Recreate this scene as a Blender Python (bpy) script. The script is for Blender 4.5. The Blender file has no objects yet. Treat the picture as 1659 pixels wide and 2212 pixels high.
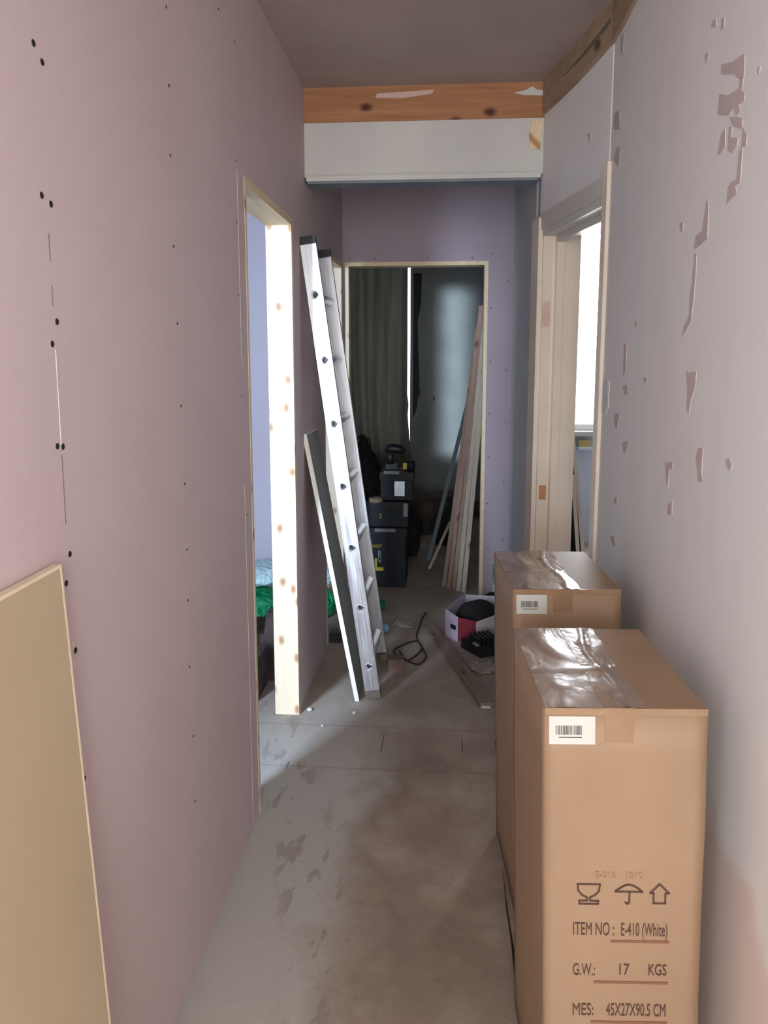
import bpy, bmesh, math, random
from mathutils import Vector, Matrix, noise
random.seed(7)
S = bpy.context.scene
COL = S.collection
R = math.radians
# ------------------------------------------------------------------ camera, world, lights
PITCH, YAW = R(8), math.atan(.0788)
cd = bpy.data.cameras.new('camera'); cam = bpy.data.objects.new('camera', cd); COL.objects.link(cam)
cam.location = (0, 0, 1.48)
cam.rotation_euler = (R(90) - PITCH, 0, YAW)
cd.sensor_fit = 'VERTICAL'; cd.sensor_height = 24.0
cd.lens = 1640 / 2212 * 24.0
cd.shift_y = -106 / 2212
cd.clip_start = .02
S.camera = cam
S.view_settings.view_transform = 'Standard'; S.view_settings.look = 'None'
S.view_settings.gamma = 1; S.view_settings.use_curve_mapping = False
S.view_settings.exposure = 0.18
W = bpy.data.worlds.new('world'); S.world = W; W.use_nodes = True
W.node_tree.nodes['Background'].inputs[0].default_value = (.80, .90, 1, 1)
W.node_tree.nodes['Background'].inputs[1].default_value = 4.0

def area(name, loc, target, sx, sy, power, col, spread=180):
    l = bpy.data.lights.new(name, 'AREA'); l.shape = 'RECTANGLE'; l.size = sx; l.size_y = sy
    l.energy = power; l.color = col; l.spread = R(spread)
    o = bpy.data.objects.new(name, l); COL.objects.link(o); o.location = loc
    o.rotation_euler = (Vector(target) - Vector(loc)).to_track_quat('-Z', 'Y').to_euler()
    return o
area('daylight_behind', (-.03, -1.36, 1.42), (-.03, 3, 1.2), .96, 1.9, 49, (1, .965, .93))
area('right_wall_fill_lamp', (-.72, -.78, 1.25), (.60, -.10, 1.15), .80, 1.80, 15, (.93, .97, 1))  # added lamp at an unseen left opening, brightens the right wall
area('daylight_left_room', (-1.66, .12, 1.62), (-.45, 2.80, .85), .46, 1.15, 66, (.58, .75, 1), 110)
area('daylight_right_room', (1.45, 6.16, 1.75), (1.2, 3.0, 1.2), 1.25, 1.70, 120, (.88, .95, 1))
area('far_wall_band_lamp', (-1.92, 5.60, 1.55), (.10, 7.0, 1.32), .10, 1.5, 1.6, (.72, .88, 1), 5)  # added narrow-beam lamp, out of view, makes the light band on the far wall

# ------------------------------------------------------------------ materials
def lin(c):
    return tuple(((v / 255) / 12.92 if v / 255 <= .04045 else ((v / 255 + .055) / 1.055) ** 2.4) for v in c) + (1,)
def base(name, rough=.7, metal=0, spec=.5):
    m = bpy.data.materials.new(name); m.use_nodes = True
    b = m.node_tree.nodes['Principled BSDF']
    b.inputs['Roughness'].default_value = rough; b.inputs['Metallic'].default_value = metal
    b.inputs['Specular IOR Level'].default_value = spec
    return m, m.node_tree, b
def N(nt, t, **k):
    n = nt.nodes.new(t)
    for a, v in k.items():
        if a.startswith('i_'): n.inputs[int(a[2:])].default_value = v
        else: setattr(n, a, v)
    return n
def ramp(nt, src, stops):
    r = nt.nodes.new('ShaderNodeValToRGB'); nt.links.new(src, r.inputs[0])
    e = r.color_ramp.elements
    while len(e) < len(stops): e.new(.5)
    for q, (p, c) in zip(e, stops): q.position = p; q.color = c if len(c) == 4 else (*c, 1)
    return r.outputs[0]
def mixc(nt, f, a, b, mode='MIX'):
    n = nt.nodes.new('ShaderNodeMix'); n.data_type = 'RGBA'; n.blend_type = mode
    for i, v in ((0, f), (6, a), (7, b)):
        if hasattr(v, 'links'): nt.links.new(v, n.inputs[i])
        else: n.inputs[i].default_value = v
    return n.outputs[2]
def math_(nt, op, a, b=0.0, c=None):
    n = nt.nodes.new('ShaderNodeMath'); n.operation = op
    for i, v in enumerate((a, b) if c is None else (a, b, c)):
        if hasattr(v, 'links'): nt.links.new(v, n.inputs[i])
        else: n.inputs[i].default_value = v
    return n.outputs[0]
def coord(nt, scale=(1, 1, 1), kind='Object', rot=(0, 0, 0)):
    t = nt.nodes.new('ShaderNodeTexCoord'); m = nt.nodes.new('ShaderNodeMapping')
    m.inputs['Scale'].default_value = scale; m.inputs['Rotation'].default_value = rot
    nt.links.new(t.outputs[kind], m.inputs[0]); return m.outputs[0]
def noise_t(nt, vec, scale, detail=4, rough=.55, dist=0):
    n = nt.nodes.new('ShaderNodeTexNoise'); nt.links.new(vec, n.inputs['Vector'])
    n.inputs['Scale'].default_value = scale; n.inputs['Detail'].default_value = detail
    n.inputs['Roughness'].default_value = rough; n.inputs['Distortion'].default_value = dist
    return n.outputs[0]
def bump(nt, b, h, s=.2, d=.01):
    n = nt.nodes.new('ShaderNodeBump'); n.inputs['Strength'].default_value = s; n.inputs['Distance'].default_value = d
    nt.links.new(h, n.inputs['Height']); nt.links.new(n.outputs[0], b.inputs['Normal'])
def simple(name, c1, c2=None, scale=6, rough=.7, metal=0, bs=.15, stretch=(1, 1, 1), spec=.4, lo=.35, hi=.65, bd=.004):
    m, nt, b = base(name, rough, metal, spec)
    v = coord(nt, stretch); f = noise_t(nt, v, scale, 5)
    nt.links.new(ramp(nt, f, [(lo, lin(c1)), (hi, lin(c2 or c1))]), b.inputs['Base Color'])
    if bs: bump(nt, b, noise_t(nt, v, scale * 6, 4), bs, bd)
    return m
def wood(name, c1, c2, knot, axis=2, rough=.6, kscale=5, kthr=.10):
    m, nt, b = base(name, rough, 0, .35)
    st = [14, 14, 14]; st[axis] = .7
    f = noise_t(nt, coord(nt, tuple(st)), 3, 6, .6, .4)
    col = ramp(nt, f, [(.3, lin(c1)), (.7, lin(c2))])
    vo = nt.nodes.new('ShaderNodeTexVoronoi'); vo.inputs['Scale'].default_value = kscale; vo.voronoi_dimensions = '2D'
    sp = nt.nodes.new('ShaderNodeSeparateXYZ'); nt.links.new(coord(nt), sp.inputs[0])
    cb = nt.nodes.new('ShaderNodeCombineXYZ'); oth = [i for i in range(3) if i != axis]
    oi = nt.nodes.new('ShaderNodeObjectInfo')
    nt.links.new(math_(nt, 'MULTIPLY_ADD', sp.outputs[axis], .62, math_(nt, 'MULTIPLY', oi.outputs['Random'], 9.0)), cb.inputs[1])
    nt.links.new(math_(nt, 'ADD', math_(nt, 'ADD', sp.outputs[oth[0]], sp.outputs[oth[1]]), math_(nt, 'MULTIPLY', noise_t(nt, coord(nt), 9, 2), .02)), cb.inputs[0])
    nt.links.new(cb.outputs[0], vo.inputs['Vector'])
    k = ramp(nt, vo.outputs['Distance'], [(kthr * .35, (1, 1, 1)), (kthr, (0, 0, 0))])
    nt.links.new(mixc(nt, k, col, lin(knot)), b.inputs['Base Color'])
    bump(nt, b, f, .12, .002)
    return m

def plasterboard(name, c1, c2):
    m, nt, b = base(name, .62, 0, .35)
    v = coord(nt)
    f = noise_t(nt, v, 1.6, 3, .5)
    g = noise_t(nt, v, 90, 2, .5)
    col = ramp(nt, f, [(.3, lin(c1)), (.7, lin(c2))])
    nt.links.new(mixc(nt, math_(nt, 'MULTIPLY', g, .12), col, lin((150, 135, 130))), b.inputs['Base Color'])
    bump(nt, b, noise_t(nt, v, 220, 2), .06, .001)
    return m
M = {}
M['paleroom'] = plasterboard('pale_lilac_plasterboard', (188, 180, 190), (196, 188, 198))
M['pink'] = plasterboard('pink_plasterboard', (200, 180, 181), (206, 188, 188))
M['lilac'] = plasterboard('lilac_plasterboard', (158, 144, 154), (166, 152, 162))
# plaster skim: pale grey with soft pink islands, pinker bare plaster low down
m, nt, b = base('plaster_skim', .6, 0, .35); v = coord(nt)
f = noise_t(nt, v, 1.3, 4, .5); g = noise_t(nt, coord(nt, (1, 1, .35)), 5, 5, .6)
c = ramp(nt, f, [(.35, lin((222, 223, 224))), (.65, lin((226, 223, 222)))])
c = mixc(nt, ramp(nt, g, [(.50, (0, 0, 0)), (.72, (.4, .4, .4))]), c, lin((214, 206, 206)))
sx = nt.nodes.new('ShaderNodeSeparateXYZ'); nt.links.new(v, sx.inputs[0])
low = math_(nt, 'ADD', sx.outputs[2], math_(nt, 'MULTIPLY', noise_t(nt, v, 3, 5, .6), .7))
c = mixc(nt, ramp(nt, low, [(.90, (1, 1, 1)), (.97, (0, 0, 0))]), c, lin((220, 202, 194)))
nt.links.new(c, b.inputs['Base Color']); bump(nt, b, noise_t(nt, v, 30, 4), .1, .003); M['skim'] = m
M['bare'] = simple('bare_plaster', (186, 172, 170), (194, 180, 177), 8, .75)
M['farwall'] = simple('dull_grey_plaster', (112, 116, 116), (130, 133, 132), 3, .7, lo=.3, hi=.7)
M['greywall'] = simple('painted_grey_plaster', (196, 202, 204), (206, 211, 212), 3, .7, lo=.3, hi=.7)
M['ceiling'] = simple('brown_pink_ceiling_plaster', (156, 140, 134), (174, 158, 152), 2.2, .8, lo=.3, hi=.7)
M['white'] = simple('white_paint', (192, 190, 186), (202, 200, 195), 3, .45, bs=.05)
M['cream'] = simple('cream_gloss_paint', (214, 200, 184), (224, 212, 198), 3, .22, bs=.04, spec=.6)
M['bluewhite'] = simple('pale_painted_wall', (205, 212, 226), (215, 220, 232), 3, .6, bs=.05)
M['beam'] = wood('stained_old_timber', (150, 102, 70), (180, 130, 92), (76, 44, 32), 0, .7, 6, .13)
M['beam_side'] = wood('brown_old_timber', (142, 118, 98), (170, 146, 122), (96, 66, 48), 1, .7, 3, .08)
M['pine'] = wood('pale_planed_pine', (218, 200, 170), (230, 214, 186), (176, 134, 98), 2, .5, 9, .15)
M['pine_head'] = wood('pale_planed_pine_lintel', (214, 192, 156), (228, 208, 172), (176, 130, 92), 1, .5, 4, .10)
M['oldwood'] = wood('grey_brown_plank', (132, 118, 106), (156, 142, 128), (100, 82, 70), 2, .75)
M['pinkwood'] = wood('red_brown_plank', (148, 118, 106), (168, 138, 124), (112, 82, 70), 2, .75)
M['paleplank'] = wood('pale_plank', (168, 156, 142), (186, 174, 158), (130, 110, 92), 2, .75)
M['floorplank'] = wood('dusty_plank', (116, 100, 90), (140, 124, 112), (90, 74, 64), 1, .8)
M['darkwood'] = simple('dark_offcut', (48, 38, 34), (78, 64, 56), 9, .85)
M['tan'] = simple('tan_fibreboard', (180, 161, 134), (192, 173, 146), 1.8, .6, lo=.3, hi=.7, bs=.04)
M['tan_edge'] = simple('pale_board_edge', (222, 204, 176), (232, 216, 190), 20, .8)
M['greyboard'] = simple('grey_green_laminate', (128, 128, 120), (136, 136, 128), 3, .5, bs=.03)
M['whiteedge'] = simple('white_board_edge', (226, 224, 218), (236, 234, 228), 10, .6)
m, nt, b = base('brushed_aluminium', .32, .85, .5)
f = noise_t(nt, coord(nt, (30, 30, 1.2)), 5, 5)
nt.links.new(ramp(nt, f, [(.3, lin((196, 198, 204))), (.7, lin((222, 224, 228)))]), b.inputs['Base Color'])
nt.links.new(ramp(nt, f, [(.3, (.28, .28, .28)), (.7, (.45, .45, .45))]), b.inputs['Roughness']); M['alu'] = m
M['black'] = simple('black_plastic', (22, 22, 24), (34, 34, 36), 10, .45)
M['rubber'] = simple('grey_brown_rubber', (96, 88, 82), (116, 106, 98), 10, .8)
def card(name, c1, c2, rough=.55):
    m, nt, b = base(name, rough, 0, .4)
    f = noise_t(nt, coord(nt, (1, 1, .5)), 4, 4, .5)
    nt.links.new(ramp(nt, f, [(.3, lin(c1)), (.7, lin(c2))]), b.inputs['Base Color'])
    w = nt.nodes.new('ShaderNodeTexWave'); w.inputs['Scale'].default_value = 90; w.bands_direction = 'Z'
    nt.links.new(coord(nt), w.inputs['Vector']); bump(nt, b, math_(nt, 'ADD', w.outputs[1], math_(nt, 'MULTIPLY', noise_t(nt, coord(nt), 12, 3), 6)), .05, .002)
    return m
M['card'] = card('corrugated_cardboard', (146, 118, 93), (157, 129, 103))
M['card_side'] = M['card']
m, nt, b = base('clear_parcel_film', .22, 0, .7)
v = coord(nt)
f = noise_t(nt, coord(nt, (1, .6, 1), rot=(0, 0, .5)), 9, 3, .5, 1.2)
nt.links.new(ramp(nt, f, [(.3, lin((124, 100, 84))), (.7, lin((150, 126, 110)))]), b.inputs['Base Color'])
b.inputs['Coat Weight'].default_value = .6; b.inputs['Coat Roughness'].default_value = .10
bump(nt, b, f, .45, .010); M['film'] = m
M['tape'] = simple('brown_parcel_tape', (142, 114, 88), (152, 123, 96), 12, .2, spec=.6, bs=.2)
M['label'] = simple('white_paper_label', (190, 188, 180), (196, 194, 186), 10, .5, bs=0)
M['ink'] = simple('dark_print_ink', (74, 50, 42), (84, 58, 48), 40, .7, bs=0)
M['ink_faint'] = simple('faint_print_ink', (150, 118, 90), (156, 124, 96), 40, .7, bs=0)
M['ink_under'] = simple('underline_print_ink', (120, 84, 60), (130, 92, 68), 40, .7, bs=0)
M['barblack'] = simple('barcode_ink', (40, 40, 40), (56, 56, 56), 60, .7, bs=0)
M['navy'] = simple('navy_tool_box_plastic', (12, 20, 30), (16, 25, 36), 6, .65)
M['navy_dark'] = simple('dark_navy_plastic', (9, 13, 20), (13, 18, 25), 6, .6)
M['yellow'] = simple('yellow_print', (176, 160, 40), (190, 172, 48), 8, .6, bs=0)
M['silver'] = simple('silver_latch_metal', (170, 186, 200), (196, 208, 220), 20, .3, .6)
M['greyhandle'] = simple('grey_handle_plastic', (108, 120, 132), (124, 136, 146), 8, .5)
M['darkcloth'] = simple('black_fabric', (22, 20, 22), (38, 34, 34), 12, .9, bs=.4)
M['tapeRoll'] = simple('cream_tape_roll_paper', (120, 108, 84), (150, 136, 108), 14, .8)
M['curtain'] = simple('dark_grey_curtain_cloth', (104, 104, 98), (120, 118, 110), 4, .95, bs=.2, stretch=(1, 1, .2))
M['green'] = simple('green_plastic_sack', (0, 120, 74), (10, 160, 100), 7, .28, spec=.6, bs=.9, bd=.03)
M['teal'] = simple('white_plastic_sack', (176, 214, 216), (206, 232, 232), 7, .3, spec=.6, bs=.9, bd=.03)
M['sackgrey'] = simple('grey_woven_sack', (150, 156, 150), (176, 180, 174), 10, .6, bs=.6, bd=.02)
M['cartonwhite'] = simple('white_carton', (190, 182, 186), (204, 196, 196), 7, .6)
M['cartonlilac'] = simple('lilac_printed_carton', (176, 164, 186), (196, 186, 206), 12, .6)
M['red'] = simple('dark_red_print', (128, 44, 60), (146, 54, 70), 9, .55)
M['paper'] = simple('dusty_white_paper', (196, 188, 180), (210, 202, 192), 9, .9)
M['brown'] = simple('dark_brown_block', (92, 72, 62), (112, 92, 80), 9, .85)
M['bluecap'] = simple('light_blue_plastic', (120, 176, 206), (136, 190, 216), 9, .4)
M['ledge'] = simple('yellow_brown_timber', (176, 152, 98), (190, 166, 112), 9, .7)
M['orange'] = simple('bare_orange_wood', (176, 122, 84), (190, 136, 96), 16, .7)
M['pinkfill'] = simple('pink_filler', (196, 168, 156), (204, 178, 166), 16, .7)
M['cable'] = simple('black_rubber_cable', (40, 36, 36), (54, 48, 46), 16, .6)
M['crackdark'] = simple('dark_crack', (40, 34, 30), (50, 42, 38), 16, .9)
M['jointwhite'] = simple('white_paper_edge', (214, 202, 196), (224, 212, 206), 16, .9)
M['jointdark'] = simple('grey_board_joint', (132, 116, 118), (144, 126, 128), 16, .9)
# floor: dusty brown boards with a pale plaster-dust drift along the left wall, glue stains and sheet seams
m, nt, b = base('dusty_board_floor', .78, 0, .3); v = coord(nt)
sx = nt.nodes.new('ShaderNodeSeparateXYZ'); nt.links.new(v, sx.inputs[0]); X, Y = sx.outputs[0], sx.outputs[1]
f = noise_t(nt, v, 3.2, 6, .6); g = noise_t(nt, v, 9, 6, .65, .3); h = noise_t(nt, coord(nt, (4, 1, 1)), 3, 5, .6)
c = ramp(nt, f, [(.33, lin((128, 111, 98))), (.52, lin((148, 132, 117))), (.70, lin((165, 153, 141)))])
c = mixc(nt, ramp(nt, g, [(.38, (.45, .45, .45)), (.55, (0, 0, 0))]), c, lin((128, 112, 102)))
edge = math_(nt, 'ADD', X, math_(nt, 'MULTIPLY', math_(nt, 'SUBTRACT', f, .5), .55))
pm = ramp(nt, math_(nt, 'MULTIPLY_ADD', edge, -3.0, 0.0), [(.55, (0, 0, 0)), (1.15, (1, 1, 1))])
pm = mixc(nt, ramp(nt, math_(nt, 'MULTIPLY', Y, .2), [(.50, (0, 0, 0)), (.64, (1, 1, 1))]), pm, (.25, .25, .25, 1))
c = mixc(nt, pm, c, lin((176, 172, 164)))
st = math_(nt, 'MULTIPLY', ramp(nt, noise_t(nt, coord(nt, (2.2, .8, 1), rot=(0, 0, -.45)), 7, 6, .62), [(.55, (0, 0, 0)), (.60, (1, 1, 1))]),
           ramp(nt, math_(nt, 'ABSOLUTE', math_(nt, 'ADD', X, math_(nt, 'MULTIPLY_ADD', Y, .30, -.22))), [(.06, (1, 1, 1)), (.15, (0, 0, 0))]))
c = mixc(nt, math_(nt, 'MULTIPLY', st, .5), c, lin((128, 112, 104)))
for yy in (2.555, 2.87):
    s_ = ramp(nt, math_(nt, 'ABSOLUTE', math_(nt, 'SUBTRACT', Y, yy)), [(.0015, (.3, .3, .3)), (.006, (0, 0, 0))])
    c = mixc(nt, s_, c, lin((84, 72, 66)))
nt.links.new(c, b.inputs['Base Color']); bump(nt, b, math_(nt, 'ADD', g, noise_t(nt, v, 60, 3)), .18, .006); M['floor'] = m
m = bpy.data.materials.new('window_glass'); m.use_nodes = True; nt = m.node_tree; nt.nodes.clear()
o_ = nt.nodes.new('ShaderNodeOutputMaterial'); t_ = nt.nodes.new('ShaderNodeBsdfTransparent'); g_ = nt.nodes.new('ShaderNodeBsdfGlossy')
g_.inputs['Roughness'].default_value = .02; x_ = nt.nodes.new('ShaderNodeMixShader'); x_.inputs[0].default_value = .06
nt.links.new(t_.outputs[0], x_.inputs[1]); nt.links.new(g_.outputs[0], x_.inputs[2]); nt.links.new(x_.outputs[0], o_.inputs[0]); M['glass'] = m

# ------------------------------------------------------------------ mesh helpers
class MB:
    def __init__(s): s.bm = bmesh.new()
    def box(s, x0, x1, y0, y1, z0, z1, mx=None, mi=0):
        vs = [s.bm.verts.new(Vector(p) if mx is None else mx @ Vector(p)) for p in
              ((x0, y0, z0), (x1, y0, z0), (x1, y1, z0), (x0, y1, z0), (x0, y0, z1), (x1, y0, z1), (x1, y1, z1), (x0, y1, z1))]
        for q in ((3, 2, 1, 0), (4, 5, 6, 7), (0, 1, 5, 4), (1, 2, 6, 5), (2, 3, 7, 6), (3, 0, 4, 7)):
            f = s.bm.faces.new([vs[i] for i in q]); f.material_index = mi
        return s
    def hexa(s, lo, hi):  # prism between two rings of points
        a = [s.bm.verts.new(p) for p in lo]; b = [s.bm.verts.new(p) for p in hi]; n = len(a)
        s.bm.faces.new(a[::-1]); s.bm.faces.new(b)
        for i in range(n): s.bm.faces.new([a[i], a[(i + 1) % n], b[(i + 1) % n], b[i]])
        return s
    def tube(s, pts, r, n=8, cap=True):
        pts = [Vector(p) for p in pts]; rings = []
        for i, p in enumerate(pts):
            d = (pts[min(i + 1, len(pts) - 1)] - pts[max(i - 1, 0)]).normalized()
            u = d.orthogonal().normalized() if i == 0 else (u - d * u.dot(d)).normalized()
            w = d.cross(u); rr = r[i] if isinstance(r, (list, tuple)) else r
            rings.append([s.bm.verts.new(p + (u * math.cos(2 * math.pi * k / n) + w * math.sin(2 * math.pi * k / n)) * rr) for k in range(n)])
        for a, b_ in zip(rings, rings[1:]):
            for k in range(n): s.bm.faces.new([a[k], a[(k + 1) % n], b_[(k + 1) % n], b_[k]])
        if cap: s.bm.faces.new(rings[0][::-1]); s.bm.faces.new(rings[-1])
        return s
    def lathe(s, prof, c=(0, 0, 0), n=24, mx=None):
        rings = []
        for r, z in prof:
            ring = []
            for k in range(n):
                a = 2 * math.pi * k / n; p = Vector((c[0] + r * math.cos(a), c[1] + r * math.sin(a), c[2] + z))
                ring.append(s.bm.verts.new(p if mx is None else mx @ p))
            rings.append(ring)
        for a, b_ in zip(rings, rings[1:]):
            for k in range(n): s.bm.faces.new([a[k], a[(k + 1) % n], b_[(k + 1) % n], b_[k]])
        s.bm.faces.new(rings[0][::-1]); s.bm.faces.new(rings[-1])
        return s
    def bevel(s, w, seg=2):
        es = [e for e in s.bm.edges if len(e.link_faces) == 2 and e.calc_face_angle(0) > .5]
        bmesh.ops.bevel(s.bm, geom=es, offset=w, segments=seg, affect='EDGES', profile=.5)
        return s
    def build(s, name, mat, parent=None, smooth=False, fn=None, recalc=True):
        if fn:
            for v_ in s.bm.verts: v_.co = fn(v_.co)
        if recalc: bmesh.ops.recalc_face_normals(s.bm, faces=s.bm.faces)
        me = bpy.data.meshes.new(name); s.bm.to_mesh(me); s.bm.free()
        for q in (mat if isinstance(mat, list) else [mat]): me.materials.append(M[q] if isinstance(q, str) else q)
        if smooth:
            for p in me.polygons: p.use_smooth = True
        o = bpy.data.objects.new(name, me); COL.objects.link(o)
        if parent: o.parent = parent
        return o
def tag(o, label, cat, group=None, kind=None):
    o['label'] = label; o['category'] = cat
    if group: o['group'] = group
    if kind: o['kind'] = kind
    return o
def thing(name, label, cat, loc=(0, 0, 0), rz=0, group=None):
    o = bpy.data.objects.new(name, None); COL.objects.link(o); o.location = loc; o.rotation_euler = (0, 0, rz)
    o.empty_display_size = .05
    return tag(o, label, cat, group)
def struct(o, label=None):
    o['kind'] = 'structure'
    if label: o['label'] = label
    return o
def copy_tree(o, parent=None):
    c = o.copy(); COL.objects.link(c)
    if parent: c.parent = parent
    for ch in list(o.children): copy_tree(ch, c)
    return c
def text_mesh(name, body, size, mat, parent, loc, rot, xs=1.0, fn=None, align='LEFT', ext=.0003):
    cu = bpy.data.curves.new(name, 'FONT'); cu.body = body; cu.size = size; cu.extrude = ext; cu.align_x = align
    t = bpy.data.objects.new('tmp', cu); COL.objects.link(t)
    bpy.context.view_layer.update()
    me = bpy.data.meshes.new_from_object(t.evaluated_get(bpy.context.evaluated_depsgraph_get()))
    bpy.data.objects.remove(t)
    mx = Matrix.Translation(loc) @ rot @ Matrix.Diagonal((xs, 1, 1, 1))
    me.transform(mx)
    if fn:
        for v_ in me.vertices: v_.co = fn(v_.co)
    me.materials.clear(); me.materials.append(M[mat])
    o = bpy.data.objects.new(name, me); COL.objects.link(o); o.parent = parent
    return o
FRONT = Matrix.Rotation(R(90), 4, 'X')   # text standing upright, read from -Y

# ------------------------------------------------------------------ setting
CEIL = 2.565; LX = -.587; LB = -.687; EY = 4.43; FY = 7.0
struct(MB().box(-3.4, 3.0, -2.8, 7.2, -.1, 0).build('floor', 'floor'), 'dusty brown board floor with pale plaster dust by the left wall')
struct(MB().box(-3.4, 3.0, -2.8, 7.2, CEIL, CEIL + .1).build('ceiling', 'ceiling'), 'brownish pink plastered ceiling')
w = MB()
w.box(LB, LX, -1.45, -1.20, 0, CEIL).box(LB, LX, -1.20, -.36, 2.2, CEIL).box(LB, LX, -.36, 2.26, 0, CEIL).box(LB, LX, 2.26, 2.98, 2.0, CEIL).box(LB, LX, 2.98, 3.72, 0, CEIL)
w.box(LB, LX, 3.72, 4.40, 2.0, CEIL).box(LB, LX, 4.40, EY, 0, CEIL)
wl = struct(w.build('wall_left', 'pink'), 'pink plasterboard wall with two rows of dark screw heads')
scr = [(1.1083,1.9205),(1.1301,1.903),(1.1059,1.7119),(1.1313,1.7044),(1.1286,1.5319),(1.1108,1.4982),(1.1076,1.344),(1.1244,1.3413),(1.1262,1.1701),(1.1093,1.1276),(1.1258,1.011),(1.1107,.9228),(1.1298,.7872),(1.1143,.7383),(1.1287,.6366),(1.661,2.2021),(1.6601,2.0467),(1.6526,1.9036),(1.6517,1.7157),(1.6568,1.5512),(1.6609,1.3696),(1.6662,1.1921),(1.6654,1.0385),(1.6589,.919),(1.6516,.7609),(1.6624,.5824),(1.6552,.4191),(2.1946,2.3386),(2.1866,2.0231),(2.1696,1.8533),(2.1741,1.6535),(2.1895,1.5563),(2.1757,1.366),(2.1984,1.0082),(2.1832,.7421),(2.0492,2.3607)]
sm = MB().lathe([(.0052, 0), (.0050, .0006), (.0036, .0010), (.0026, .0005), (.0012, .0004)], n=12, mx=Matrix.Rotation(R(90), 4, 'Y')).build('screw', 'black', wl, True)
sm.location = (LX, scr[0][0], scr[0][1])
for k, (y, z) in enumerate(scr[1:]):
    c = sm.copy(); COL.objects.link(c); c.location = (LX, y, z)
    if y > 1.4: c.scale = (.7, .7, .7)
j = MB()
for z0, z1 in ((1.345, 1.49), (1.02, 1.03), (.985, 1.0), (.84, .85)): j.box(LX, LX + .0006, 1.1185, 1.1205, z0, z1)
j.box(LX, LX + .0006, 2.181, 2.183, 0.002, 1.1); j.box(LX, LX + .0006, 2.186, 2.188, 1.45, 2.0)
j.build('board_joint', 'jointwhite', wl)
j = MB()
for z0, z1 in ((1.22, 1.33), (1.62, 1.66), (.86, .91), (.68, .77), (1.555, 1.585)): j.box(LX, LX + .0005, 1.117, 1.1195, z0, z1)
j.build('board_joint', 'jointdark', wl)

fl = bpy.data.objects['floor']
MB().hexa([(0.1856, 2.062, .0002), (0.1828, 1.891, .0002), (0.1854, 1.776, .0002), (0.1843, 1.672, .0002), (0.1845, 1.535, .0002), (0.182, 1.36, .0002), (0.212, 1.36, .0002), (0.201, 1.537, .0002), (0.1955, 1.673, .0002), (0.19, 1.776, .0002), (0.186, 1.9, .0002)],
          [(0.1856, 2.062, .001), (0.1828, 1.891, .001), (0.1854, 1.776, .001), (0.1843, 1.672, .001), (0.1845, 1.535, .001), (0.182, 1.36, .001), (0.212, 1.36, .001), (0.201, 1.537, .001), (0.1955, 1.673, .001), (0.19, 1.776, .001), (0.186, 1.9, .001)]).build('floor_gap_and_shade', 'black', fl)  # black strip stands in for the contact shadow along the cartons' base
for x, y0, y1 in ((-.222, 2.68, 2.81), (.085, 2.70, 2.81), (.212, 2.71, 2.79), (-.555, 2.53, 2.58)):
    MB().box(x - .0012, x + .0012, y0, y1, 0, .0006).build('floor_gap_and_shade', 'crackdark', fl)
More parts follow.
